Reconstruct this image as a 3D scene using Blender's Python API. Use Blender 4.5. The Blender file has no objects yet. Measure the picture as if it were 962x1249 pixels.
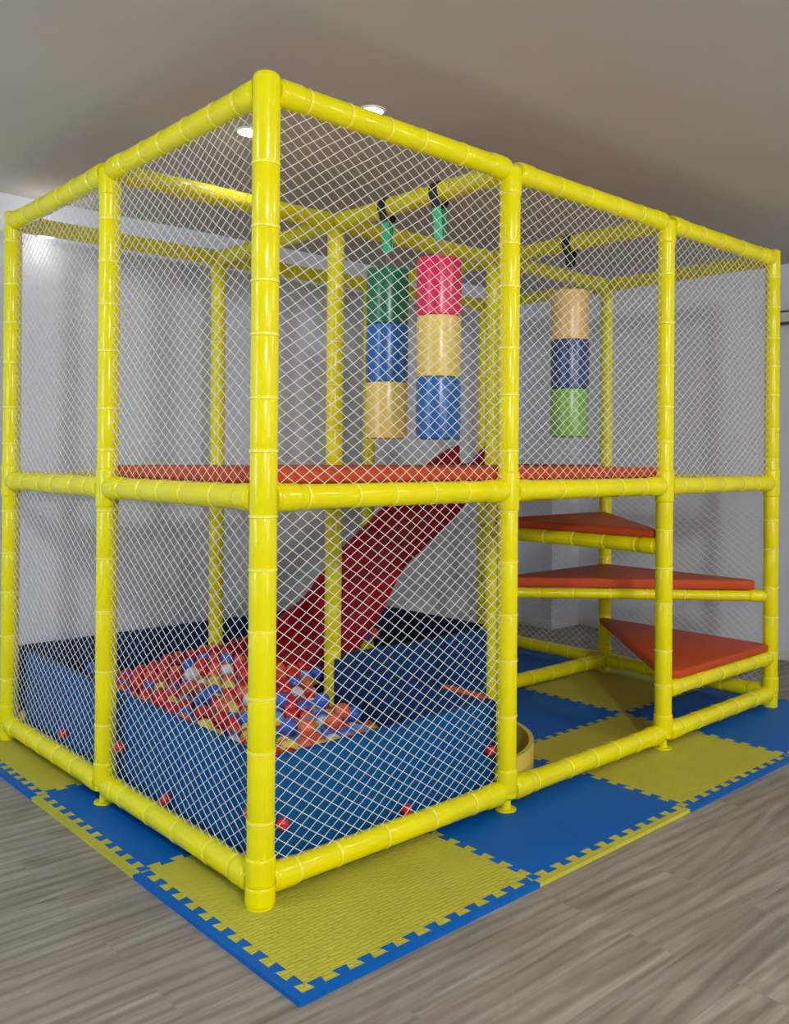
import bpy, bmesh, math, random
import numpy as np
from mathutils import Vector, Matrix
from mathutils.geometry import tessellate_polygon

random.seed(7)
SC = bpy.context.scene
COL = SC.collection
PI = math.pi

# ------------------------------------------------------------------ camera
F, CX, CY = 1099.987, 528.044, 554.713
YAW, PITCH, ROLL = 0.812673, 0.003015, 0.007711
CAM = Vector((-1.66666, -2.58491, 1.50388))
cam_data = bpy.data.cameras.new('camera')
cam = bpy.data.objects.new('camera', cam_data)
COL.objects.link(cam)
cam_data.sensor_fit = 'HORIZONTAL'
cam_data.sensor_width = 36.0
cam_data.lens = F / 962 * 36.0
cam_data.shift_x = (481 - CX) / 962
cam_data.shift_y = (CY - 624.5) / 962
cam_data.clip_start = 0.05
fw = Vector((math.cos(YAW) * math.cos(PITCH), math.sin(YAW) * math.cos(PITCH), math.sin(PITCH)))
rt = Vector((math.sin(YAW), -math.cos(YAW), 0))
up = rt.cross(fw)
rt2 = rt * math.cos(ROLL) + up * math.sin(ROLL)
up2 = -rt * math.sin(ROLL) + up * math.cos(ROLL)
R = Matrix((rt2, up2, -fw)).transposed().to_4x4()
cam.matrix_world = Matrix.Translation(CAM) @ R
SC.camera = cam

# ------------------------------------------------------------------ world, lights, exposure
world = bpy.data.worlds.new('world')
SC.world = world
world.use_nodes = True
bg = world.node_tree.nodes['Background']
bg.inputs[0].default_value = (0.86, 0.93, 1.0, 1)
bg.inputs[1].default_value = 0.33

def area(name, loc, target, sx, sy, power, color):
    l = bpy.data.lights.new(name, 'AREA')
    l.shape = 'RECTANGLE'
    l.size, l.size_y = sx, sy
    l.energy = power
    l.color = color
    o = bpy.data.objects.new(name, l)
    COL.objects.link(o)
    o.location = loc
    o.rotation_euler = (Vector(target) - Vector(loc)).to_track_quat('-Z', 'Y').to_euler()
    return o

area('added_fill_behind_camera', (0.8, -6.6, 1.9), (2.0, 2.0, 1.0), 2.6, 1.5, 90, (1.0, 0.98, 0.95))  # added soft fill from behind the camera; no window is built there
area('window_daylight_left', (-4.6, 0.9, 1.7), (1.0, 2.6, 0.8), 1.6, 1.4, 72, (0.60, 0.78, 1.0))

def ceiling_lamp(name, loc, power, size, color=(0.97, 0.98, 1.0)):
    l = bpy.data.lights.new(name, 'POINT')
    l.energy = power
    l.shadow_soft_size = size
    l.color = color
    o = bpy.data.objects.new(name, l)
    COL.objects.link(o)
    o.location = loc
ceiling_lamp('ceiling_lamp_behind_camera', (-1.7, -4.6, 2.85), 420, 0.14)
ceiling_lamp('ceiling_lamp_front', (2.2, -2.6, 2.85), 45, 0.12)
ceiling_lamp('ceiling_lamp_left', (-2.2, 0.6, 2.85), 35, 0.12)

SC.view_settings.view_transform = 'Standard'
SC.view_settings.look = 'None'
SC.view_settings.gamma = 1.0
SC.view_settings.use_curve_mapping = False
SC.view_settings.exposure = 0.0
SC.cycles.use_denoising = True
SC.cycles.max_bounces = 8

# ------------------------------------------------------------------ helpers
def lin(r, g, b):
    f = lambda c: (c / 255 / 12.92) if c / 255 <= 0.04045 else ((c / 255 + 0.055) / 1.055) ** 2.4
    return (f(r), f(g), f(b), 1)

def mat(name, col, rough=0.5, spec=0.5, noise=0.0, nscale=8.0, bump=0.0, bscale=60.0, metal=0.0, coat=0.0,
        sub=0.0, stretch=None):
    m = bpy.data.materials.new(name)
    m.use_nodes = True
    nt = m.node_tree
    b = nt.nodes['Principled BSDF']
    b.inputs['Base Color'].default_value = col
    b.inputs['Roughness'].default_value = rough
    b.inputs['Specular IOR Level'].default_value = spec
    b.inputs['Metallic'].default_value = metal
    b.inputs['Coat Weight'].default_value = coat
    tc = nt.nodes.new('ShaderNodeTexCoord')
    mp = nt.nodes.new('ShaderNodeMapping')
    nt.links.new(tc.outputs['Object'], mp.inputs['Vector'])
    if stretch:
        mp.inputs['Scale'].default_value = stretch
    if noise > 0:
        n = nt.nodes.new('ShaderNodeTexNoise')
        n.inputs['Scale'].default_value = nscale
        n.inputs['Detail'].default_value = 4
        nt.links.new(mp.outputs['Vector'], n.inputs['Vector'])
        r = nt.nodes.new('ShaderNodeValToRGB')
        r.color_ramp.elements[0].position = 0.3
        r.color_ramp.elements[1].position = 0.7
        k0, k1 = 1 - noise, 1 + noise
        r.color_ramp.elements[0].color = (col[0] * k0, col[1] * k0, col[2] * k0, 1)
        r.color_ramp.elements[1].color = (min(1, col[0] * k1), min(1, col[1] * k1), min(1, col[2] * k1), 1)
        nt.links.new(n.outputs['Fac'], r.inputs['Fac'])
        nt.links.new(r.outputs['Color'], b.inputs['Base Color'])
    if bump > 0:
        n2 = nt.nodes.new('ShaderNodeTexNoise')
        n2.inputs['Scale'].default_value = bscale
        n2.inputs['Detail'].default_value = 3
        nt.links.new(mp.outputs['Vector'], n2.inputs['Vector'])
        bp = nt.nodes.new('ShaderNodeBump')
        bp.inputs['Strength'].default_value = bump
        bp.inputs['Distance'].default_value = 0.004
        nt.links.new(n2.outputs['Fac'], bp.inputs['Height'])
        nt.links.new(bp.outputs['Normal'], b.inputs['Normal'])
    return m

def link(o, parent=None):
    COL.objects.link(o)
    if parent is not None:
        o.parent = parent
    return o

def from_bm(name, bm, material, parent=None, smooth=True, angle=None):
    me = bpy.data.meshes.new(name)
    bmesh.ops.recalc_face_normals(bm, faces=bm.faces[:])
    bm.to_mesh(me)
    bm.free()
    if isinstance(material, (list, tuple)):
        for x in material:
            me.materials.append(x)
    else:
        me.materials.append(material)
    if smooth:
        me.shade_smooth()
        if angle is not None:
            me.set_sharp_from_angle(angle=math.radians(angle))
    o = bpy.data.objects.new(name, me)
    return link(o, parent)

def from_arrays(name, verts, faces, material, parent=None, smooth=False):
    me = bpy.data.meshes.new(name)
    me.from_pydata(verts, [], faces)
    me.materials.append(material)
    if smooth:
        me.shade_smooth()
    o = bpy.data.objects.new(name, me)
    return link(o, parent)

def tag(o, label=None, cat=None, group=None, kind=None):
    if label: o['label'] = label
    if cat: o['category'] = cat
    if group: o['group'] = group
    if kind: o['kind'] = kind
    return o

def empty(name, loc=(0, 0, 0), rz=0.0, label=None, cat=None, group=None):
    o = bpy.data.objects.new(name, None)
    o.empty_display_size = 0.1
    o.location = loc
    o.rotation_euler = (0, 0, rz)
    COL.objects.link(o)
    return tag(o, label, cat, group)

def bm_box(bm, x0, x1, y0, y1, z0, z1, bevel=0.0, seg=2):
    vs = [bm.verts.new(p) for p in ((x0, y0, z0), (x1, y0, z0), (x1, y1, z0), (x0, y1, z0),
                                    (x0, y0, z1), (x1, y0, z1), (x1, y1, z1), (x0, y1, z1))]
    fs = [bm.faces.new([vs[i] for i in f]) for f in ((0, 3, 2, 1), (4, 5, 6, 7), (0, 1, 5, 4), (1, 2, 6, 5), (2, 3, 7, 6), (3, 0, 4, 7))]
    if bevel > 0:
        es = list({e for f in fs for e in f.edges})
        bmesh.ops.bevel(bm, geom=es, offset=bevel, segments=seg, profile=0.5, affect='EDGES')

def box_obj(name, x0, x1, y0, y1, z0, z1, material, parent=None, bevel=0.0, seg=2, smooth=True):
    bm = bmesh.new()
    bm_box(bm, x0, x1, y0, y1, z0, z1, bevel, seg)
    return from_bm(name, bm, material, parent, smooth=smooth and bevel > 0, angle=40)

def bm_prism(bm, pts, z0, z1, bevel=0.0, seg=3):
    bot = [bm.verts.new((x, y, z0)) for x, y in pts]
    top = [bm.verts.new((x, y, z1)) for x, y in pts]
    n = len(pts)
    fs = [bm.faces.new(bot[::-1]), bm.faces.new(top)]
    for i in range(n):
        fs.append(bm.faces.new([bot[i], bot[(i + 1) % n], top[(i + 1) % n], top[i]]))
    if bevel > 0:
        es = list({e for f in fs for e in f.edges})
        bmesh.ops.bevel(bm, geom=es, offset=bevel, segments=seg, profile=0.5, affect='EDGES')
    return fs

def bm_lathe(bm, prof, origin, axis, n=20, cap=True):
    """prof: list of (t along axis, radius)."""
    a = Vector(axis).normalized()
    h = Vector((0, 0, 1)) if abs(a.z) < 0.9 else Vector((1, 0, 0))
    u = a.cross(h).normalized()
    v = a.cross(u)
    o = Vector(origin)
    rings = []
    for t, r in prof:
        rings.append([bm.verts.new(o + a * t + (u * math.cos(2 * PI * k / n) + v * math.sin(2 * PI * k / n)) * r) for k in range(n)])
    for i in range(len(rings) - 1):
        for k in range(n):
            bm.faces.new([rings[i][k], rings[i][(k + 1) % n], rings[i + 1][(k + 1) % n], rings[i + 1][k]])
    if cap:
        bm.faces.new(rings[0][::-1])
        bm.faces.new(rings[-1])

# ------------------------------------------------------------------ materials
M = {}
M['yellow_vinyl'] = mat('yellow_vinyl', (0.84, 0.75, 0.0, 1), 0.24, 0.36, noise=0.05, nscale=5, bump=0.35, bscale=26)
M['yellow_tie'] = mat('yellow_tie', (0.90, 0.84, 0.10, 1), 0.35)
M['net'] = mat('net_cord', (0.76, 0.75, 0.72, 1), 0.8, 0.2)
M['red_pad'] = mat('red_pad', (0.52, 0.070, 0.014, 1), 0.5, 0.2, noise=0.06, nscale=3, bump=0.2, bscale=20)
M['slide'] = mat('slide_plastic', (0.33, 0.003, 0.018, 1), 0.42, 0.22, noise=0.1, nscale=3)
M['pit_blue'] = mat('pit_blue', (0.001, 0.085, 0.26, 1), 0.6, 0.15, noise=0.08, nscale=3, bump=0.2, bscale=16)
M['pit_blue_shaded'] = mat('pit_blue_shaded', (0.003, 0.022, 0.085, 1), 0.6, 0.2, noise=0.1, nscale=3, bump=0.2, bscale=16)  # pit blue darkened: dimness at the back of the pit put into the colour
M['pit_blue_half_shaded'] = mat('pit_blue_half_shaded', (0.002, 0.045, 0.16, 1), 0.6, 0.2, noise=0.1, nscale=3, bump=0.2, bscale=16)  # pit blue half darkened, shade on the inner walls put into the colour
M['strap'] = mat('green_strap', (0.06, 0.52, 0.25, 1), 0.6)
M['chain'] = mat('chain_metal', (0.35, 0.35, 0.36, 1), 0.35, metal=0.9)
M['black'] = mat('black_strap', (0.02, 0.02, 0.022, 1), 0.5)
M['white'] = mat('white_trim', (0.72, 0.72, 0.70, 1), 0.5)
M['tub'] = mat('tub_yellow', (0.66, 0.52, 0.09, 1), 0.5, noise=0.06)
M['orange'] = mat('orange_trim', (0.65, 0.13, 0.03, 1), 0.5)
M['purple'] = mat('purple_foam', (0.10, 0.05, 0.22, 1), 0.5)

def mat_foam_mat(name, col, bump):
    m = mat(name, col, 0.55, 0.2, noise=0.07, nscale=4)
    nt = m.node_tree
    b = nt.nodes['Principled BSDF']
    tc = nt.nodes['Texture Coordinate']
    br = nt.nodes.new('ShaderNodeTexBrick')
    br.offset = 0.5
    br.inputs['Scale'].default_value = 1.0
    br.inputs['Brick Width'].default_value = 0.07
    br.inputs['Row Height'].default_value = 0.017
    br.inputs['Mortar Size'].default_value = 0.0025
    br.inputs['Mortar Smooth'].default_value = 0.8
    br.inputs['Color1'].default_value = (1, 1, 1, 1)
    br.inputs['Color2'].default_value = (0.75, 0.75, 0.75, 1)
    br.inputs['Mortar'].default_value = (0, 0, 0, 1)
    nt.links.new(tc.outputs['Object'], br.inputs['Vector'])
    bp = nt.nodes.new('ShaderNodeBump')
    bp.inputs['Strength'].default_value = bump
    bp.inputs['Distance'].default_value = 0.006
    nt.links.new(br.outputs['Color'], bp.inputs['Height'])
    nt.links.new(bp.outputs['Normal'], b.inputs['Normal'])
    return m
M['mat_yellow'] = mat_foam_mat('mat_yellow', (0.56, 0.52, 0.055, 1), 0.9)
M['mat_blue'] = mat_foam_mat('mat_blue', (0.000, 0.115, 0.46, 1), 0.22)

def mat_wood():
    m = bpy.data.materials.new('floor_planks')
    m.use_nodes = True
    nt = m.node_tree
    N, L = nt.nodes, nt.links
    b = N['Principled BSDF']
    b.inputs['Roughness'].default_value = 0.5
    b.inputs['Specular IOR Level'].default_value = 0.35
    tc = N.new('ShaderNodeTexCoord')
    br = N.new('ShaderNodeTexBrick')
    br.offset = 0.37
    br.inputs['Scale'].default_value = 1.0
    br.inputs['Brick Width'].default_value = 1.25
    br.inputs['Row Height'].default_value = 0.185
    br.inputs['Mortar Size'].default_value = 0.0012
    br.inputs['Mortar Smooth'].default_value = 0.3
    br.inputs['Bias'].default_value = 0.0
    br.inputs['Color1'].default_value = (0, 0, 0, 1)
    br.inputs['Color2'].default_value = (1, 1, 1, 1)
    br.inputs['Mortar'].default_value = (0.5, 0.5, 0.5, 1)
    L.new(tc.outputs['Object'], br.inputs['Vector'])
    # grain coordinates: shift per plank
    sep = N.new('ShaderNodeSeparateColor')
    L.new(br.outputs['Color'], sep.inputs[0])
    mul = N.new('ShaderNodeMath'); mul.operation = 'MULTIPLY'; mul.inputs[1].default_value = 7.3
    L.new(sep.outputs[0], mul.inputs[0])
    comb = N.new('ShaderNodeCombineXYZ')
    L.new(mul.outputs[0], comb.inputs[0]); L.new(mul.outputs[0], comb.inputs[1])
    add = N.new('ShaderNodeVectorMath'); add.operation = 'ADD'
    L.new(tc.outputs['Object'], add.inputs[0]); L.new(comb.outputs[0], add.inputs[1])
    mp = N.new('ShaderNodeMapping'); mp.inputs['Scale'].default_value = (0.75, 4.2, 1)
    L.new(add.outputs[0], mp.inputs['Vector'])
    n1 = N.new('ShaderNodeTexNoise'); n1.inputs['Scale'].default_value = 1.6; n1.inputs['Detail'].default_value = 6
    n1.inputs['Distortion'].default_value = 2.2
    L.new(mp.outputs[0], n1.inputs['Vector'])
    mp2 = N.new('ShaderNodeMapping'); mp2.inputs['Scale'].default_value = (1.2, 34, 1)
    L.new(add.outputs[0], mp2.inputs['Vector'])
    n2 = N.new('ShaderNodeTexNoise'); n2.inputs['Scale'].default_value = 2.2; n2.inputs['Detail'].default_value = 5
    n2.inputs['Distortion'].default_value = 0.5
    L.new(mp2.outputs[0], n2.inputs['Vector'])
    wv = N.new('ShaderNodeTexWave'); wv.wave_type = 'RINGS'; wv.rings_direction = 'Z'
    wv.inputs['Scale'].default_value = 1.3; wv.inputs['Distortion'].default_value = 5.0; wv.inputs['Detail'].default_value = 2.5
    L.new(mp.outputs[0], wv.inputs['Vector'])
    r1 = N.new('ShaderNodeValToRGB')
    r1.color_ramp.elements[0].position = 0.30; r1.color_ramp.elements[0].color = (0.215, 0.182, 0.144, 1)
    r1.color_ramp.elements[1].position = 0.72; r1.color_ramp.elements[1].color = (0.375, 0.335, 0.282, 1)
    L.new(n1.outputs['Fac'], r1.inputs['Fac'])
    r2 = N.new('ShaderNodeValToRGB')
    r2.color_ramp.elements[0].position = 0.35; r2.color_ramp.elements[0].color = (0.86, 0.86, 0.86, 1)
    r2.color_ramp.elements[1].position = 0.65; r2.color_ramp.elements[1].color = (1.06, 1.06, 1.06, 1)
    L.new(n2.outputs['Fac'], r2.inputs['Fac'])
    mx = N.new('ShaderNodeMix'); mx.data_type = 'RGBA'; mx.blend_type = 'MULTIPLY'; mx.inputs[0].default_value = 1.0
    L.new(r1.outputs[0], mx.inputs[6]); L.new(r2.outputs[0], mx.inputs[7])
    r3 = N.new('ShaderNodeValToRGB')
    r3.color_ramp.elements[0].position = 0.0; r3.color_ramp.elements[0].color = (0.78, 0.78, 0.78, 1)
    r3.color_ramp.elements[1].position = 0.6; r3.color_ramp.elements[1].color = (1.04, 1.04, 1.04, 1)
    L.new(wv.outputs['Fac'], r3.inputs['Fac'])
    mx2 = N.new('ShaderNodeMix'); mx2.data_type = 'RGBA'; mx2.blend_type = 'MULTIPLY'; mx2.inputs[0].default_value = 1.0
    L.new(mx.outputs[2], mx2.inputs[6]); L.new(r3.outputs[0], mx2.inputs[7])
    r4 = N.new('ShaderNodeValToRGB')
    r4.color_ramp.elements[0].color = (0.93, 0.93, 0.93, 1); r4.color_ramp.elements[1].color = (1.05, 1.05, 1.05, 1)
    L.new(sep.outputs[0], r4.inputs['Fac'])
    mx3 = N.new('ShaderNodeMix'); mx3.data_type = 'RGBA'; mx3.blend_type = 'MULTIPLY'; mx3.inputs[0].default_value = 1.0
    L.new(mx2.outputs[2], mx3.inputs[6]); L.new(r4.outputs[0], mx3.inputs[7])
    mx4 = N.new('ShaderNodeMix'); mx4.data_type = 'RGBA'; mx4.blend_type = 'MIX'
    L.new(br.outputs['Fac'], mx4.inputs[0]); L.new(mx3.outputs[2], mx4.inputs[6])
    mx4.inputs[7].default_value = (0.24, 0.21, 0.18, 1)
    L.new(mx4.outputs[2], b.inputs['Base Color'])
    return m
M['wood'] = mat_wood()
M['wall'] = mat('wall_paint', (0.68, 0.705, 0.79, 1), 0.6, 0.3, noise=0.015, nscale=2)
M['ceiling'] = mat('ceiling_paint', (0.58, 0.54, 0.505, 1), 0.9, 0.1, noise=0.02, nscale=1.2)

# ------------------------------------------------------------------ grid of the frame
X = [0.0, 1.2248, 2.4446, 3.6344]
Y = [0.0, 1.2273, 2.4277]
ZT, ZM, ZB = 2.736, 1.3635, 0.080
RT = 0.0445
FL = -0.016

# ------------------------------------------------------------------ room
def struct(o):
    o['kind'] = 'structure'
    return o
struct(box_obj('floor', -7, 5.2, -8, 3.06, FL - 0.1, FL, M['wood']))
struct(box_obj('ceiling', -7, 5.2, -8, 3.06, 3.0, 3.1, M['ceiling']))
struct(box_obj('wall_back', -7, 5.2, 2.86, 3.06, FL, 3.0, M['wall']))
struct(box_obj('wall_right', 5.0, 5.2, -8, 2.86, FL, 3.0, M['wall']))
struct(box_obj('wall_pillar', 4.61, 5.0, 2.5, 2.86, FL, 3.0, M['wall']))
struct(box_obj('baseboard_right', 4.985, 5.0, -8, 2.5, FL, FL + 0.075, M['white'], bevel=0.003))
struct(box_obj('baseboard_back', -7, 4.61, 2.845, 2.86, FL, FL + 0.075, M['white'], bevel=0.003))
struct(box_obj('baseboard_pillar', 4.597, 4.61, 2.487, 2.845, FL, FL + 0.075, M['white'], bevel=0.003))
struct(box_obj('baseboard_pillar_front', 4.61, 4.985, 2.487, 2.5, FL, FL + 0.075, M['white'], bevel=0.003))

# ------------------------------------------------------------------ foam mats with dovetail teeth
S, OX, OY, TH = 0.9994, -0.1665, -0.4852, 0.016
TEETH = 11
rng = {}
def corner(i, j):
    return (OX + i * S - TH, OY + j * S - TH)
def prof():
    p = []
    w = 1.0 / TEETH
    for k in range(TEETH):
        t = k * w
        p += [(t + 0.30 * w, -TH), (t + 0.20 * w, TH), (t + 0.80 * w, TH), (t + 0.70 * w, -TH)]
    return p
PR = prof()
def hb(i, j):   # boundary along x at row line j, from corner i to i+1
    return [corner(i, j)] + [(OX + (i + t) * S, OY + j * S + d) for t, d in PR] + [corner(i + 1, j)]
def vb(i, j):
    return [corner(i, j)] + [(OX + i * S + d, OY + (j + t) * S) for t, d in PR] + [corner(i, j + 1)]
def poly_mesh(name, pts, z0, z1, material):
    bm = bmesh.new()
    cx = sum(p[0] for p in pts) / len(pts); cy = sum(p[1] for p in pts) / len(pts)
    q = [(x - cx, y - cy) for x, y in pts]
    tris = tessellate_polygon([[Vector((x, y, 0)) for x, y in q]])
    bot = [bm.verts.new((x, y, z0)) for x, y in q]
    top = [bm.verts.new((x, y, z1)) for x, y in q]
    for t in tris:
        bm.faces.new([top[i] for i in t]); bm.faces.new([bot[i] for i in t[::-1]])
    for i in range(len(q)):
        k = (i + 1) % len(q)
        bm.faces.new([bot[i], bot[k], top[k], top[i]])
    o = from_bm(name, bm, material, smooth=False)
    o.location = (cx, cy, 0)
    return o
cname = ('yellow', 'blue')
tile_labels = {
 (0, 0): 'yellow foam floor mat under the nearest corner post',
 (1, 0): 'blue foam floor mat in front, under the second post of the right side',
 (2, 0): 'yellow foam floor mat in front, crossed by the bottom rail beside the entrance opening',
 (3, 0): 'blue foam floor mat at the right end, under the far right corner post',
 (0, 1): 'blue foam floor mat under the middle post of the left side',
 (1, 1): 'yellow foam floor mat inside, just behind the round yellow step',
 (2, 1): 'blue foam floor mat inside the frame, left of the steps',
 (3, 1): 'yellow foam floor mat under the steps, in front of the back post',
 (0, 2): 'yellow foam floor mat at the far left corner of the frame',
 (1, 2): 'yellow foam floor mat',
 (2, 2): 'blue foam floor mat behind the inner bottom rail, left of the back post',
 (3, 2): 'blue foam floor mat behind the steps by the right wall',
}
for (i, j), lab in tile_labels.items():
    if (i, j) == (1, 2):
        continue
    c = (i + j) % 2
    pts = hb(i, j)[:-1] + vb(i + 1, j)[:-1] + hb(i, j + 1)[::-1][:-1] + vb(i, j)[::-1][:-1]
    o = poly_mesh('foam_floor_mat', pts, FL, 0.0, M['mat_blue' if c else 'mat_yellow'])
    tag(o, lab, 'floor mat', 'interlocking foam floor mats')
BW = 0.046
front_labels = ['blue toothed edge strip along the front yellow mat at the nearest corner',
                'yellow toothed edge strip in front of the front blue mat',
                'blue toothed edge strip in front of the yellow mat near the right end',
                'yellow toothed edge strip in front of the blue mat at the right end']
for i in range(4):
    c = i % 2
    pts = hb(i, 0)
    x1 = pts[-1][0] if i < 3 else pts[-1][0]
    x0 = OX - BW if i == 0 else pts[0][0]
    pts2 = [(x0, OY - BW), (x1, OY - BW)] + pts[::-1]
    o = poly_mesh('mat_edge_strip', pts2, FL, -0.0005, M['mat_yellow' if c else 'mat_blue'])
    tag(o, front_labels[i], 'mat edging', 'toothed mat edge strips')
left_labels = ['blue toothed edge strip left of the nearest yellow mat, meeting the outer corner',
               'yellow toothed edge strip along the blue mat on the left side',
               'blue toothed edge strip along the yellow mat at the far left']
for j in range(3):
    c = j % 2
    pts = vb(0, j)
    y0 = OY - BW if j == 0 else pts[0][1]
    pts2 = [(OX - BW, pts[-1][1]), (OX - BW, y0)] + pts
    o = poly_mesh('mat_edge_strip', pts2, FL, -0.0005, M['mat_yellow' if c else 'mat_blue'])
    tag(o, left_labels[j], 'mat edging', 'toothed mat edge strips')

# ------------------------------------------------------------------ play frame
frame = empty('play_frame', (0, 0, 0), 0, 'tall two level indoor play frame of yellow padded tubes with white netting', 'play structure')

def sleeve_profile(L, ties, r=RT, ends=0.0):
    pr = [(0, r)]
    for t in sorted(ties):
        if t < 0.03 or t > L - 0.03:
            continue
        pr += [(t - 0.012, r), (t - 0.006, r - 0.0015), (t - 0.0045, r + 0.0022), (t + 0.0045, r + 0.0022),
               (t + 0.006, r - 0.0015), (t + 0.012, r)]
    pr.append((L, r))
    return pr

def ties_for(L, step=0.23):
    out = []
    t = random.uniform(0.08, 0.14)
    while t < L - 0.06:
        out.append(t)
        t += step * random.uniform(0.75, 1.15)
    return out

def tube(name, p0, p1, r=RT, parent=frame, fat=(), step=0.23, ties=None):
    """one padded tube with raised ties; 'fat' = stretches wrapped thicker around a joint"""
    p0, p1 = Vector(p0), Vector(p1)
    L = (p1 - p0).length
    bm = bmesh.new()
    bm_lathe(bm, sleeve_profile(L, ties if ties is not None else ties_for(L, step), r), p0, p1 - p0, 24)
    for t, h in fat:
        rr = r + 0.0045
        bm_lathe(bm, [(t - h, r - 0.002), (t - h + 0.004, rr - 0.001), (t - h + 0.012, rr), (t + h - 0.012, rr),
                      (t + h - 0.004, rr - 0.001), (t + h, r - 0.002)], p0, p1 - p0, 24, cap=False)
    ax = (p1 - p0).normalized()
    for f in bm.faces:
        if len(f.verts) == 4:
            rr = [((v.co - p0) - ax * (v.co - p0).dot(ax)).length for v in f.verts]
            f.material_index = 1 if min(rr) > r + 0.0018 and max(rr) < r + 0.0026 else 0
    return from_bm(name, bm, [M['yellow_vinyl'], M['yellow_tie']], parent, angle=50)

post_r = {(0, 0): 0.0465}
for i, x in enumerate(X):
    for j, y in enumerate(Y):
        corner_post = (i in (0, 3)) and (j in (0, 2))
        z1 = ZT + 0.034 if corner_post else ZT
        z0 = 0.0 if corner_post else 0.004
        fat = [(ZM - z0, 0.085)]
        if not (j == 1 and i in (1, 2)) :
            fat.append((ZB - z0 + 0.055, 0.05))
        if i == 0 and j == 0:
            fat = [(0.12, 0.05), (0.04, 0.035)]
        perim = i in (0, 3) or j in (0, 2)
        if not corner_post and perim:
            # post stands on a thin pipe with a round flange
            p = tube('post', (x, y, ZB - 0.02), (x, y, z1), RT, fat=[(ZM - ZB + 0.02, 0.085), (0.07, 0.05), (ZT - ZB - 0.03, 0.06)])
            bm = bmesh.new()
            bm_lathe(bm, [(0, 0.046), (0.004, 0.046), (0.006, 0.044), (0.008, 0.022), (0.045, 0.021)], (x, y, 0.0), (0, 0, 1), 24)
            from_bm('floor_flange', bm, M['yellow_vinyl'], p, angle=40)
        else:
            p = tube('post', (x, y, z0), (x, y, z1), post_r.get((i, j), RT), fat=fat)
            if corner_post:
                bm = bmesh.new()
                bm_lathe(bm, [(0, RT + 0.001), (0.012, RT - 0.001), (0.02, RT - 0.012)], (x, y, z1 - 0.001), (0, 0, 1), 24)
                from_bm('post_cap', bm, M['yellow_vinyl'], p, angle=60)

def rail(a, b, z, r=RT, inset=0.035):
    a, b = Vector((*a, z)), Vector((*b, z))
    d = (b - a).normalized() * inset
    return tube('rail', a + d, b - d, r, step=0.21, fat=((0.055, 0.045), ((b - a).length - 2 * inset - 0.055, 0.045)))

# top rails: whole grid; bottom: outer ring plus the inner run beside the steps; middle: deck supports
for j in (0, 1, 2):
    for i in range(3):
        rail((X[i], Y[j]), (X[i + 1], Y[j]), ZT)
        if j in (0, 2) or i == 2:
            rail((X[i], Y[j]), (X[i + 1], Y[j]), ZB)
        rail((X[i], Y[j]), (X[i + 1], Y[j]), ZM)
for i in range(4):
    for j in range(2):
        rail((X[i], Y[j]), (X[i], Y[j + 1]), ZT)
        if i in (0, 3):
            rail((X[i], Y[j]), (X[i], Y[j + 1]), ZB)
        if not (i == 2 and j == 1) and not (i == 0 and False):
            rail((X[i], Y[j]), (X[i], Y[j + 1]), ZM)
# rails carrying the three corner steps
ZS = (0.300, 0.672, 1.048)
rail((X[2], Y[0]), (X[3], Y[0]), ZS[0], 0.040)
rail((X[3], Y[0]), (X[3], Y[1]), ZS[0], 0.040)
rail((X[3], Y[0]), (X[2], Y[1]), ZS[1], 0.031)
rail((X[3], Y[0]), (X[3], Y[1]), ZS[1], 0.031)
rail((X[2], Y[0]), (X[2], Y[1]), ZS[2], 0.040)
rail((X[2], Y[1]), (X[3], Y[1]), ZS[2], 0.036)

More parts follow.
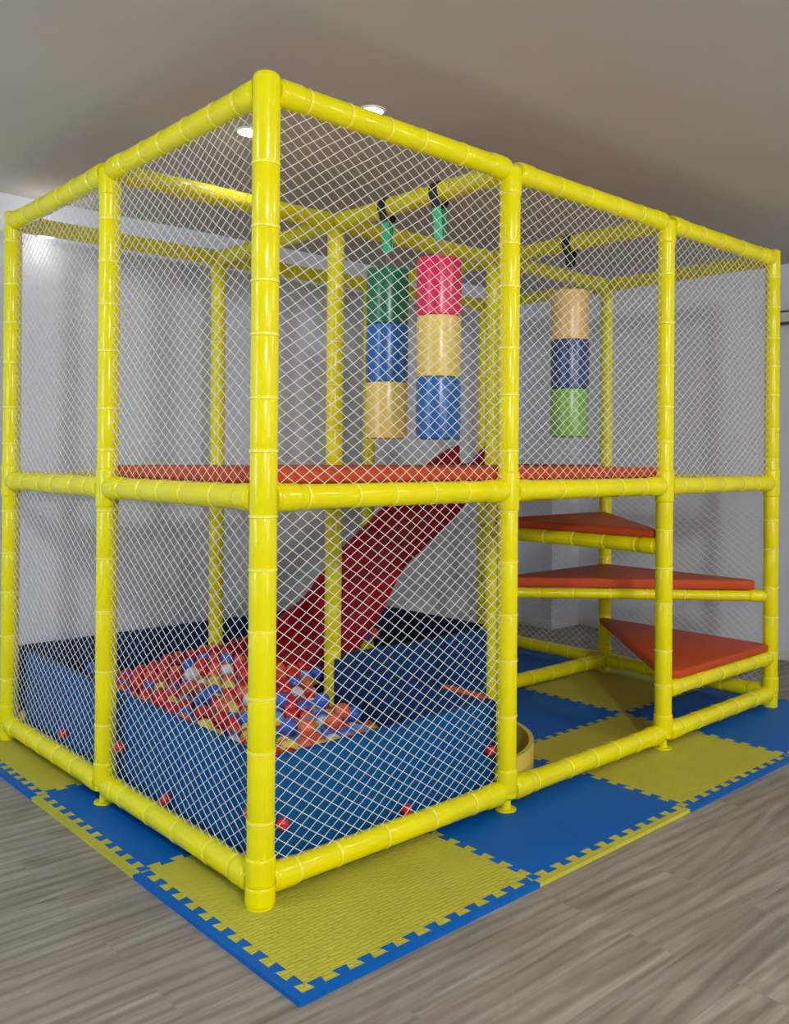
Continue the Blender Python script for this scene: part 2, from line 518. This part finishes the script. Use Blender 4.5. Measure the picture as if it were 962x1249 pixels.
# ------------------------------------------------------------------ nets
def net_panel(pa, pb, z0, z1, cw=0.063, ch=0.0445, r=0.00145, seed=0, skew=0.0):
    """diamond cord net between posts at pa and pb (xy) from z0 to z1"""
    rs = random.Random(seed)
    pa, pb = Vector((*pa, 0)), Vector((*pb, 0))
    e = (pb - pa)
    W = e.length
    e.normalize()
    nrm = Vector((e.y, -e.x, 0))
    H = z1 - z0
    ph = [rs.uniform(0, 6.28) for _ in range(8)]
    mu = 0.022
    verts, faces = [], []
    def pos(u, v):
        du = 0.007 * math.sin(4.1 * v + ph[0]) + 0.004 * math.sin(7 * u + 5 * v + ph[1])
        dv = 0.008 * math.sin(3.3 * u + ph[2]) + 0.004 * math.sin(6 * v - 4 * u + ph[3])
        dn = (0.006 * math.sin(2.5 * u + ph[4]) * math.sin(2.9 * v + ph[5]))
        h = math.sin(u * 521.3 + v * 913.7 + seed) * 0.0011
        return pa + e * (u + du + h) + nrm * dn + Vector((0, 0, z0 + v + dv - h))
    nodes = {}
    K = int(2 * W / cw + 2 * H / ch) + 6
    for k in range(-2, K):
        for m in range(-K, K):
            u = (k + m) / 2 * cw
            v = (k - m) / 2 * ch
            v += skew * u
            if mu <= u <= W - mu and mu <= v <= H - mu:
                nodes[(k, m)] = pos(u, v)
    def seg(a, b):
        d = (b - a)
        L = d.length
        d.normalize()
        s = d.cross(nrm)
        base = len(verts)
        for p in (a - d * r * 0.6, b + d * r * 0.6):
            for q in range(4):
                t = PI / 2 * q
                verts.append(p + s * (math.cos(t) * r) + nrm * (math.sin(t) * r))
        for q in range(4):
            q2 = (q + 1) % 4
            faces.append((base + q, base + q2, base + 4 + q2, base + 4 + q))
    for (k, m), p in nodes.items():
        q = nodes.get((k + 1, m))
        if q is not None: seg(p, q)
        q = nodes.get((k, m + 1))
        if q is not None: seg(p, q)
    kr = r * 1.55
    for p in nodes.values():
        b0 = len(verts)
        for d in ((1, 0, 0), (-1, 0, 0), (0, 1, 0), (0, -1, 0), (0, 0, 1), (0, 0, -1)):
            verts.append(p + Vector(d) * kr)
        for f in ((0, 2, 4), (2, 1, 4), (1, 3, 4), (3, 0, 4), (2, 0, 5), (1, 2, 5), (3, 1, 5), (0, 3, 5)):
            faces.append(tuple(b0 + t for t in f))
    return from_arrays('net_panel', verts, faces, M['net'], frame)

P = lambda i, j: (X[i], Y[j])
lo, hi = (ZB, ZM), (ZM, ZT)
net_list = [
 (P(0, 0), P(0, 1), lo), (P(0, 0), P(0, 1), hi), (P(0, 1), P(0, 2), lo), (P(0, 1), P(0, 2), hi),
 (P(0, 0), P(1, 0), lo), (P(0, 0), P(1, 0), hi), (P(1, 0), P(2, 0), hi), (P(2, 0), P(3, 0), hi),
 (P(3, 0), P(3, 1), lo), (P(3, 0), P(3, 1), hi), (P(3, 1), P(3, 2), lo), (P(3, 1), P(3, 2), hi),
]
for n, (a, b, (z0, z1)) in enumerate(net_list):
    net_panel(a, b, z0, z1, seed=n * 3 + 1)

# ------------------------------------------------------------------ red decks and steps
def pad(name, pts, z0, z1, label, cat, group):
    cx = sum(p[0] for p in pts) / len(pts); cy = sum(p[1] for p in pts) / len(pts)
    bm = bmesh.new()
    bm_prism(bm, [(x - cx, y - cy) for x, y in pts], 0, z1 - z0, bevel=0.012, seg=3)
    o = from_bm(name, bm, M['red_pad'], angle=50)
    o.location = (cx, cy, z0)
    return tag(o, label, cat, group)
DZ0, DZ1 = ZM + RT + 0.001, 1.462
g = 0.03
def rect_minus(x0, x1, y0, y1):
    return [(x0, y0), (x1, y0), (x1, y1), (x0, y1)]
pad('deck_pad', rect_minus(X[0] + g, X[1] - 0.002, Y[0] + g, Y[1] - 0.005), DZ0, DZ1,
    'orange-red deck pad on the middle rails behind the nearest corner post', 'deck pad', 'red deck pads on the upper level')
pad('deck_pad', rect_minus(X[1] + 0.002, X[2] - 0.005, Y[0] + g, Y[1] - 0.005), DZ0, DZ1,
    'orange-red deck pad right of the front second post, above the round yellow step', 'deck pad', 'red deck pads on the upper level')
pad('deck_pad', rect_minus(X[2] + 0.56, X[3] - g, Y[1] + 0.005, Y[2] - g), DZ0, DZ1,
    'orange-red deck pad at the head of the crimson slide', 'deck pad', 'red deck pads on the upper level')
k = 0.055
pad('step_pad', [(X[2] + 0.13, Y[0] - 0.02 + 0.0), (X[3] - 0.06, Y[0] - 0.02), (X[3] - 0.035, Y[0] + 0.06), (X[3] - 0.035, Y[1] - 0.03), (X[3] - 0.075, Y[1] - 0.01), (X[2] + 0.07, Y[0] + 0.06)],
    ZS[0] + 0.041, ZS[0] + 0.085, 'lowest triangular orange-red step just above the entrance rail', 'step', 'triangular red steps')
pad('step_pad', [(X[3] - 0.062, Y[0] + 0.065), (X[3] - 0.05, Y[0] + 0.14), (X[3] - 0.05, Y[1] - 0.06), (X[3] - 0.12, Y[1] - 0.02), (X[2] + 0.14, Y[1] - 0.02), (X[2] + 0.055, Y[1] - 0.04)],
    ZS[1] + 0.032, ZS[1] + 0.095, 'middle triangular orange-red step, widest of the three, on a diagonal rail', 'step', 'triangular red steps')
pad('step_pad', [(X[2] - 0.02, Y[0] + 0.06), (X[2] + 0.03, Y[0] + 0.05), (X[3] - 0.07, Y[1] - 0.06), (X[3] - 0.08, Y[1] - 0.02), (X[2] + 0.06, Y[1] - 0.02), (X[2] - 0.02, Y[1] - 0.06)],
    ZS[2] + 0.041, ZS[2] + 0.085, 'highest triangular orange-red step, just below the deck', 'step', 'triangular red steps')

# ------------------------------------------------------------------ ball pit walls
WH = 0.452
def pit_wall(x0, x1, y0, y1, label, m='pit_blue', h=WH):
    cx, cy = (x0 + x1) / 2, (y0 + y1) / 2
    bm = bmesh.new()
    bm_box(bm, x0 - cx, x1 - cx, y0 - cy, y1 - cy, 0, h, bevel=0.008, seg=2)
    o = from_bm('ball_pit_wall', bm, M[m], angle=40)
    o.location = (cx, cy, 0.0)
    return tag(o, label, 'ball pit wall', 'blue padded ball pit walls')
a0, a1 = 0.062, 0.108
pit_wall(a0, X[1] + 0.015, a0, a1, 'blue padded ball pit wall behind the net on the front right side')
pit_wall(a0, a1, a1 + 0.002, Y[2] - 0.055, 'blue padded ball pit wall behind the net along the left side')
pit_wall(0.05, X[2] + 0.095, Y[2] + 0.048, Y[2] + 0.092, 'long shade-darkened blue padded pit wall at the back, below the far wall and behind the slide', 'pit_blue_shaded', WH + 0.015)
pit_wall(X[2] + 0.048, X[2] + 0.092, Y[1] + 0.05, Y[2] + 0.046, 'shade-darkened blue padded pit wall to the right of the slide foot', 'pit_blue_shaded', WH - 0.01)
pit_wall(X[1] + 0.05, X[2] - 0.05, Y[1] - 0.02, Y[1] + 0.025, 'shade-darkened blue padded pit wall facing the entrance bay, right of the inner post', 'pit_blue_half_shaded')
pit_wall(X[1] - 0.03, X[1] + 0.015, a1 + 0.002, Y[1] - 0.05, 'shade-darkened blue padded pit wall running back from the front second post', 'pit_blue_half_shaded')
# orange strip on the top of the pit wall by the front second post
bm = bmesh.new()
bm_box(bm, -0.022, 0.022, -0.13, 0.13, 0, 0.012, 0.003)
o = from_bm('edge_strip', bm, M['orange'], angle=40)
o.location = (X[1] - 0.008, 0.245, WH)
tag(o, 'short orange edge strip lying on the pit wall beside the front second post', 'edge strip')

# half round yellow entry step
def half_tub():
    root = empty('half_round_step', (1.285, 0.55, 0), 0, 'pale yellow half round hollow step against the pit wall', 'step')
    bm = bmesh.new()
    ro, ri, h, n = 0.50, 0.478, 0.18, 40
    ang = [-PI / 2 + PI * t / n for t in range(n + 1)]
    nn = n + 1
    A_ = [(-0.04, -ro)] + [(ro * math.cos(a), ro * math.sin(a)) for a in ang] + [(-0.04, ro)]
    B_ = [(-0.04, -ri)] + [(ri * math.cos(a), ri * math.sin(a)) for a in ang] + [(-0.04, ri)]
    q = [[bm.verts.new((x, y, z)) for x, y in P_] for z in (0, h) for P_ in (A_, B_)]
    ob, ib, ot, it_ = q
    for t in range(len(A_) - 1):
        bm.faces.new([ob[t], ob[t + 1], ot[t + 1], ot[t]]); bm.faces.new([ib[t + 1], ib[t], it_[t], it_[t + 1]])
        bm.faces.new([ot[t], ot[t + 1], it_[t + 1], it_[t]]); bm.faces.new([ob[t + 1], ob[t], ib[t], ib[t + 1]])
    bm.faces.new([ob[0], ot[0], it_[0], ib[0]]); bm.faces.new([ob[-1], ib[-1], it_[-1], ot[-1]])
    from_bm('curved_wall', bm, M['tub'], root, angle=30)
    bm = bmesh.new()
    bm_prism(bm, [(ri * math.cos(a), ri * math.sin(a)) for a in ang], 0.0, 0.03)
    from_bm('bottom_panel', bm, M['tub'], root, angle=30)
half_tub()

# ------------------------------------------------------------------ slide
def slide():
    T = [(0.72, 0.345), (0.894, 0.37), (1.056, 0.408), (1.266, 0.448), (1.445, 0.52), (1.632, 0.625), (1.74, 0.74), (1.80, 0.83), (1.939, 0.925), (2.271, 1.165), (2.40, 1.29), (2.50, 1.42), (2.62, 1.54), (2.72, 1.61)]
    B = [(0.72, 0.10), (1.05, 0.11), (1.25, 0.14), (1.40, 0.20), (1.575, 0.36), (1.678, 0.45), (1.77, 0.55), (1.884, 0.72), (1.949, 0.824), (2.151, 0.96), (2.474, 1.18), (2.60, 1.33), (2.72, 1.41)]
    def it(tab, x):
        for (x0, v0), (x1, v1) in zip(tab, tab[1:]):
            if x <= x1 + 1e-9:
                return v0 + (v1 - v0) * (x - x0) / (x1 - x0)
        return tab[-1][1]
    xs = [0.72 + (2.72 - 0.72) * t / 48 for t in range(49)]
    def sm(tab, x):
        w = 0.045
        return sum(it(tab, min(2.72, max(0.72, x + d * w))) for d in (-1, -0.5, 0, 0.5, 1)) / 5
    yn, yf, t = 1.50, 2.06, 0.035
    root = empty('slide', (0.72, (yn + yf) / 2, 0), 0, 'crimson plastic slide running down from the deck into the ball pit', 'slide')
    ox, oy = 0.72, (yn + yf) / 2
    # chute cross-section lofted
    bm = bmesh.new()
    rings = []
    for x in xs:
        zt, zb = sm(T, x), sm(B, x)
        zf = zb + 0.05
        if x > 2.5:
            zf = max(min(zf, zt - 0.12), zb + 0.02)
        sec = [(yn, zb), (yn - 0.012, zt - 0.02), (yn - 0.002, zt), (yn + t, zt - 0.004), (yn + t, zf + 0.05), (yn + t + 0.05, zf),
               (yf - t - 0.05, zf), (yf - t, zf + 0.05), (yf - t, zt - 0.004), (yf + 0.002, zt), (yf + 0.012, zt - 0.02), (yf, zb)]
        sk = 0.26 * max(0.0, min(1.0, (x - 2.35) / 0.37))
        rings.append([bm.verts.new((x - ox + sk * (y - yn) / (yf - yn), y - oy, z)) for y, z in sec])
    n = len(rings[0])
    for a, b in zip(rings, rings[1:]):
        for q in range(n):
            bm.faces.new([a[q], a[(q + 1) % n], b[(q + 1) % n], b[q]])
    for rg in (rings[0], rings[-1]):
        for q in ((0, 1, 2, 3, 4), (0, 4, 5), (0, 5, 6, 11), (6, 7, 11), (7, 8, 9, 10, 11)):
            bm.faces.new([rg[t] for t in q])
    from_bm('chute', bm, M['slide'], root, angle=40)
slide()

# ------------------------------------------------------------------ hanging punching bags
def vinyl(name, c):
    return mat(name, c, 0.28, 0.55, noise=0.05, nscale=4, bump=0.25, bscale=18)
BG = {'green': vinyl('bag_green', (0.006, 0.16, 0.075, 1)), 'blue': vinyl('bag_blue', (0.008, 0.13, 0.42, 1)),
      'yellow': vinyl('bag_yellow', (0.80, 0.60, 0.12, 1)), 'pink': vinyl('bag_pink', (0.72, 0.012, 0.10, 1)),
      'peach': vinyl('bag_peach', (0.75, 0.50, 0.16, 1)), 'navy': vinyl('bag_navy', (0.025, 0.07, 0.22, 1)),
      'lime': vinyl('bag_lime', (0.20, 0.46, 0.06, 1))}
def bag(x, y, ztop, zcuts, cols, rad, label, strap, strap_z):
    root = empty('punching_bag', (x, y, zcuts[-1]), random.uniform(0, 1), label, 'punching bag', 'striped punching bags hanging from the top rails')
    zb0 = zcuts[-1]
    for (zt, zl), c in zip(zip(zcuts, zcuts[1:]), cols):
        bm = bmesh.new()
        L = zt - zl
        bm_lathe(bm, [(0, rad - 0.006), (0.003, rad - 0.001), (0.010, rad), (L / 2, rad + 0.0015), (L - 0.010, rad), (L - 0.003, rad - 0.001), (L, rad - 0.006)],
                 (0, 0, zl - zb0), (0, 0, 1), 36)
        s = from_bm('foam_section', bm, BG[c], root, angle=50)
        s['label'] = {'green': 'dark green section', 'blue': 'blue section', 'yellow': 'yellow section', 'pink': 'crimson pink section',
                      'peach': 'pale peach section', 'navy': 'navy blue section', 'lime': 'light green section'}[c]
    # hanger: chain links and ring above the bag
    bm = bmesh.new()
    zt = zcuts[0] - zb0
    z = zt - 0.004
    ztop_strap = strap_z - zb0
    nl = max(2, int(round((ztop_strap - z) / 0.026)))
    for q in range(nl):
        c = z + (q + 0.5) * (ztop_strap - z) / nl
        ring = []
        hh, ww, rr = 0.019, 0.008, 0.0022
        for a in range(12):
            t = 2 * PI * a / 12
            ring.append(Vector((ww * math.cos(t), 0, c + hh * math.sin(t))) if q % 2 == 0 else Vector((0, ww * math.cos(t), c + hh * math.sin(t))))
        for a in range(12):
            p, p2 = ring[a], ring[(a + 1) % 12]
            bm_lathe(bm, [(0, rr), ((p2 - p).length, rr)], p, p2 - p, 6)
    from_bm('chain', bm, M['chain'], root, angle=60)
    # strap looped over the rail
    bm = bmesh.new()
    zr = ZT - zb0
    R0 = 0.048
    path = [Vector((0.004, 0, ztop_strap)), Vector((0.02, 0, zr - 0.075)), Vector((R0, 0, zr - 0.01))]
    for a in range(1, 12):
        t = PI * a / 12
        path.append(Vector((R0 * math.cos(t), 0, zr + R0 * math.sin(t))))
    path += [Vector((-R0, 0, zr - 0.01)), Vector((-0.02, 0, zr - 0.075)), Vector((-0.004, 0, ztop_strap))]
    w = 0.026
    prev = None
    for a, p in enumerate(path):
        t = (path[min(a + 1, len(path) - 1)] - path[max(a - 1, 0)]).normalized()
        nn = Vector((0, 1, 0)).cross(t).normalized() * 0.0022
        vs = [bm.verts.new(p + Vector((0, s, 0)) + m) for s, m in ((-w, nn), (w, nn), (w, -nn), (-w, -nn))]
        if prev:
            for q in range(4):
                bm.faces.new([prev[q], prev[(q + 1) % 4], vs[(q + 1) % 4], vs[q]])
        prev = vs
    so = from_bm('strap', bm, [M[strap], M['black']], root, angle=60)
    for f in so.data.polygons:
        if f.center.z > zr - 0.08:
            f.material_index = 1
    so.rotation_euler = (0, 0, -root.rotation_euler.z)
bag(X[1], 0.805, 0, (2.426, 2.154, 1.870, 1.595), ('green', 'blue', 'yellow'), 0.1035,
    'punching bag with green, blue and yellow sections, leftmost of the three', 'strap', 2.515)
bag(X[1], 0.437, 0, (2.422, 2.155, 1.873, 1.588), ('pink', 'yellow', 'blue'), 0.1035,
    'punching bag with crimson, yellow and blue sections, the middle one', 'strap', 2.517)
bag(X[2], 0.625, 0, (2.458, 2.176, 1.899, 1.627), ('peach', 'navy', 'lime'), 0.109,
    'punching bag with peach, navy and light green sections, on the right', 'black', 2.60)

# ------------------------------------------------------------------ balls
ball_cols = {'red': (0.62, 0.015, 0.02, 1), 'blue': (0.05, 0.14, 0.62, 1), 'yellow': (0.72, 0.58, 0.07, 1),
             'orange': (0.75, 0.13, 0.05, 1), 'white': (0.72, 0.72, 0.76, 1), 'sky': (0.16, 0.34, 0.72, 1)}
BR = 0.0375
def ball_mesh(name, r, m):
    bm = bmesh.new()
    bmesh.ops.create_uvsphere(bm, u_segments=16, v_segments=10, radius=r)
    bmesh.ops.recalc_face_normals(bm, faces=bm.faces[:])
    me = bpy.data.meshes.new(name)
    bm.to_mesh(me); bm.free()
    me.materials.append(m)
    me.shade_smooth()
    return me
BM = {c: ball_mesh('ball_' + c, BR, mat('ball_' + c, v, 0.3, 0.5)) for c, v in ball_cols.items()}

def sstep(a, b, x):
    t = min(1, max(0, (x - a) / (b - a)))
    return t * t * (3 - 2 * t)
def heap(x, y):
    z = 0.335 + 0.012 * math.sin(5 * x + 3 * y) + 0.012 * math.sin(7 * y)
    z += 0.05 * sstep(0.35, 0.9, x) * sstep(0.9, 1.6, y) * (1 - sstep(2.0, 2.3, y))
    z -= 0.07 * sstep(1.3, 2.2, y) * (1 - sstep(0.5, 0.95, x))
    z -= 0.17 * sstep(0.70, 1.16, x) * (1 - sstep(1.0, 1.5, y))
    z += 0.03 * (1 - sstep(0.15, 0.5, y)) * (1 - sstep(0.4, 0.9, x))
    return z
def slide_bottom(x):
    return 0.10 if x < 1.0 else 0.12 + (x - 1.0) * 0.5
rb = random.Random(11)
spots = []
dx = BR * 2 * 1.02
row = 0
y = 0.15
while y < Y[2] - 0.145:
    x = 0.15 + (dx / 2 if row % 2 else 0)
    while x < (X[1] - 0.075 if y < Y[1] + 0.06 else X[2] - 0.15):
        px, py = x + rb.uniform(-0.004, 0.004), y + rb.uniform(-0.004, 0.004)
        z = heap(px, py) + rb.uniform(-0.014, 0.014)
        if px > X[1]:
            z = 0.30 + rb.uniform(-0.01, 0.01)
        near_post = any((px - X[i]) ** 2 + (py - Y[j]) ** 2 < (RT + BR + 0.004) ** 2 for i in range(4) for j in range(3))
        in_slide = (0.72 - BR < px) and (1.50 - BR - 0.012 < py < 2.06 + BR + 0.012)
        if in_slide and px > 0.72 and 1.5 + 0.035 + BR + 0.03 < py < 2.06 - 0.035 - BR - 0.03 and px < 1.0:
            z = max(z, 0.17 + BR + 0.075 + 0.12 * 0) ; in_slide = False
        if not near_post and not in_slide:
            spots.append((px, py, z))
        x += dx
    y += dx * 0.88
    row += 1
# some balls riding in a second layer on top
top_layer = []
for (px, py, z) in list(spots):
    if px < 0.95 and rb.random() < 0.10 and py > 0.3:
        q = (px + dx / 2, py + dx * 0.29, z + BR * 1.62)
        if all((q[0] - t[0]) ** 2 + (q[1] - t[1]) ** 2 > (2.05 * BR) ** 2 for t in top_layer) and \
           not (0.72 - 2 * BR < q[0] and 1.46 < q[1] < 2.1) and q[0] < 1.05:
            top_layer.append(q)
spots += top_layer
def visible(p):
    """clear line over the near pit walls"""
    d = Vector(p) + Vector((0, 0, BR)) - CAM
    for axis, plane in ((0, a1), (1, a1)):
        t = (plane - CAM[axis]) / d[axis]
        q = CAM + d * t
        other = q[1 - axis]
        if 0 <= t <= 1 and other >= a0 - 0.05 and q.z < WH:
            return False
    if p[0] > X[1]:
        t = (Y[1] - CAM.y) / d.y
        if (CAM + d * t).z < WH: return False
        t = (X[1] - CAM.x) / d.x
        q = CAM + d * t
        if q.z < WH and q.y < Y[1]: return False
    return True
vis = [p for p in spots if visible(p)]
vis.sort(key=lambda p: (Vector(p) - CAM).length)
solo = vis[:295]
rest = [p for p in spots if p not in set(solo)]
def pick(p):
    if p[1] > 1.55:
        w = (('red', 52), ('orange', 18), ('blue', 14), ('yellow', 8), ('sky', 4), ('white', 4))
    elif p[0] > 0.62 and p[1] < 0.8:
        w = (('blue', 34), ('sky', 20), ('orange', 22), ('red', 12), ('yellow', 8), ('white', 4))
    else:
        w = (('red', 28), ('orange', 20), ('blue', 18), ('yellow', 14), ('sky', 10), ('white', 10))
    t = rb.uniform(0, sum(k for _, k in w))
    for c, k in w:
        t -= k
        if t <= 0:
            return c
    return 'red'
cn = {'red': 'red', 'blue': 'blue', 'yellow': 'yellow', 'orange': 'orange', 'white': 'white', 'sky': 'pale blue'}
for p in solo:
    c = pick(p)
    o = bpy.data.objects.new('plastic_ball', BM[c])
    o.location = p
    o.rotation_euler = (rb.uniform(0, 3), rb.uniform(0, 3), 0)
    COL.objects.link(o)
    tag(o, cn[c] + ' plastic ball lying among the heaped balls in the ball pit', 'ball', cn[c] + ' balls in the ball pit')
# everything beyond those: one heap
verts, faces, mi = [], [], []
tmp = {}
bm0 = bmesh.new(); bmesh.ops.create_uvsphere(bm0, u_segments=10, v_segments=7, radius=BR)
sv = [v.co.copy() for v in bm0.verts]; sf = [[v.index for v in f.verts] for f in bm0.faces]; bm0.free()
names = list(ball_cols)
under = [(px + dx / 2, py + dx * 0.29, z - BR * 1.63) for (px, py, z) in spots if px < X[1] and z < 0.9 and (px, py, z) not in set(top_layer)
         and px + dx / 2 < X[1] - 0.075 and py < Y[2] - 0.18 and not (0.66 < px and 1.40 < py < 2.1)]
for p in rest + under:
    if p[2] < BR: continue
    b0 = len(verts)
    verts += [v + Vector(p) for v in sv]
    faces += [[b0 + i for i in f] for f in sf]
    mi += [names.index(pick(p))] * len(sf)
me = bpy.data.meshes.new('ball_heap')
me.from_pydata(verts, [], faces)
for c in names:
    me.materials.append(BM[c].materials[0])
me.polygons.foreach_set('material_index', mi)
me.shade_smooth()
o = bpy.data.objects.new('ball_heap', me); COL.objects.link(o)
tag(o, 'heap of mixed coloured plastic balls filling the pit beneath the top ones', 'balls', 'mixed balls under the surface', 'stuff')

# small red balls pinched between the net and the pit wall
SB = {}
small = ball_mesh('small_ball', 0.022, BM['red'].materials[0])
for (x, y, z, lab) in (
    (0.112, 0.03, 0.231, 'small red ball caught behind the front net, near the corner post'),
    (0.688, 0.03, 0.130, 'small red ball low behind the front net, halfway along'),
    (1.165, 0.03, 0.257, 'small red ball behind the front net beside the second post'),
    (0.03, 0.135, 0.262, 'small red ball behind the left net, touching the corner post edge'),
    (0.03, 0.744, 0.139, 'small red ball low behind the left net in the near bay'),
    (0.03, 1.165, 0.245, 'small red ball behind the left net beside the middle post'),
    (0.03, 1.792, 0.160, 'small red ball behind the left net in the far bay')):
    o = bpy.data.objects.new('plastic_ball', small)
    o.location = (x + 0.008 * (x < 0.05), y + 0.008 * (y < 0.05), z)
    COL.objects.link(o)
    tag(o, lab, 'ball', 'small red balls pinched between net and pit wall')

# ------------------------------------------------------------------ ceiling downlights and wall things
def emis(name, c, s):
    m = bpy.data.materials.new(name); m.use_nodes = True
    nt = m.node_tree
    b = nt.nodes['Principled BSDF']
    b.inputs['Base Color'].default_value = (0.8, 0.8, 0.8, 1)
    b.inputs['Emission Color'].default_value = c
    b.inputs['Emission Strength'].default_value = s
    return m
M['lamp'] = emis('lamp_glow', (1.0, 0.95, 0.85, 1), 14)
def downlight(x, y, z, label, power, r=0.048):
    root = empty('ceiling_spotlight', (x, y, z), 0, label, 'ceiling light', 'round ceiling spotlights')
    bm = bmesh.new()
    bm_lathe(bm, [(0, r + 0.012), (-0.004, r + 0.012), (-0.006, r + 0.009), (-0.006, r), (0, r)], (0, 0, 0), (0, 0, 1), 28, cap=False)
    from_bm('trim_ring', bm, M['white'], root, angle=40)
    bm = bmesh.new()
    bm_lathe(bm, [(-0.001, r), (-0.009, r - 0.002), (-0.014, r * 0.7)], (0, 0, 0), (0, 0, 1), 28)
    from_bm('lens', bm, M['lamp'], root, angle=40)
    l = bpy.data.lights.new('spot_glow', 'SPOT')
    l.energy = power; l.color = (1.0, 0.93, 0.82); l.spot_size = 2.4; l.spot_blend = 0.8; l.shadow_soft_size = r
    lo_ = bpy.data.objects.new('spot_glow', l)
    lo_.location = (0, 0, -0.02)
    link(lo_, root)
downlight(0.805, 0.425, 3.0, 'round ceiling spotlight just showing above the front top rail', 7)
downlight(0.562, 1.02, 3.0, 'bright round ceiling spotlight seen beside the nearest corner post', 7)
# small wall lamp glowing behind the far left net
root = empty('wall_lamp', (0.285, 2.86, 2.77), 0, 'small glowing wall lamp on the back wall behind the far left net', 'wall lamp')
bm = bmesh.new(); bm_box(bm, -0.02, 0.02, -0.09, 0.0, 0.012, 0.032, 0.003)
from_bm('bracket', bm, M['white'], root, angle=40)
bm = bmesh.new(); bm_lathe(bm, [(-0.012, 0.035), (-0.009, 0.043), (0.010, 0.045), (0.014, 0.04)], (0, -0.12, 0), (0, 0, 1), 28)
from_bm('lamp_disc', bm, M['lamp'], root, angle=40)
l = bpy.data.lights.new('lamp_glow', 'POINT'); l.energy = 0.15; l.color = (1, 0.95, 0.85); l.shadow_soft_size = 0.05
lo_ = bpy.data.objects.new('lamp_glow', l); lo_.location = (0, -0.12, -0.07); link(lo_, root)

root = empty('wall_rail', (5.0, 0.45, 2.58), 0, 'small white boxed rail end high on the right wall at the photo edge', 'wall rail')
bm = bmesh.new(); bm_box(bm, -0.10, 0, -0.6, 0.15, -0.038, 0.038, 0.006)
from_bm('casing', bm, M['white'], root, angle=40)
for zz in (-0.045, 0.04):
    bm = bmesh.new(); bm_box(bm, -0.105, 0, -0.6, 0.155, zz, zz + 0.007, 0.001)
    from_bm('dark_edge', bm, M['black'], root, angle=40)
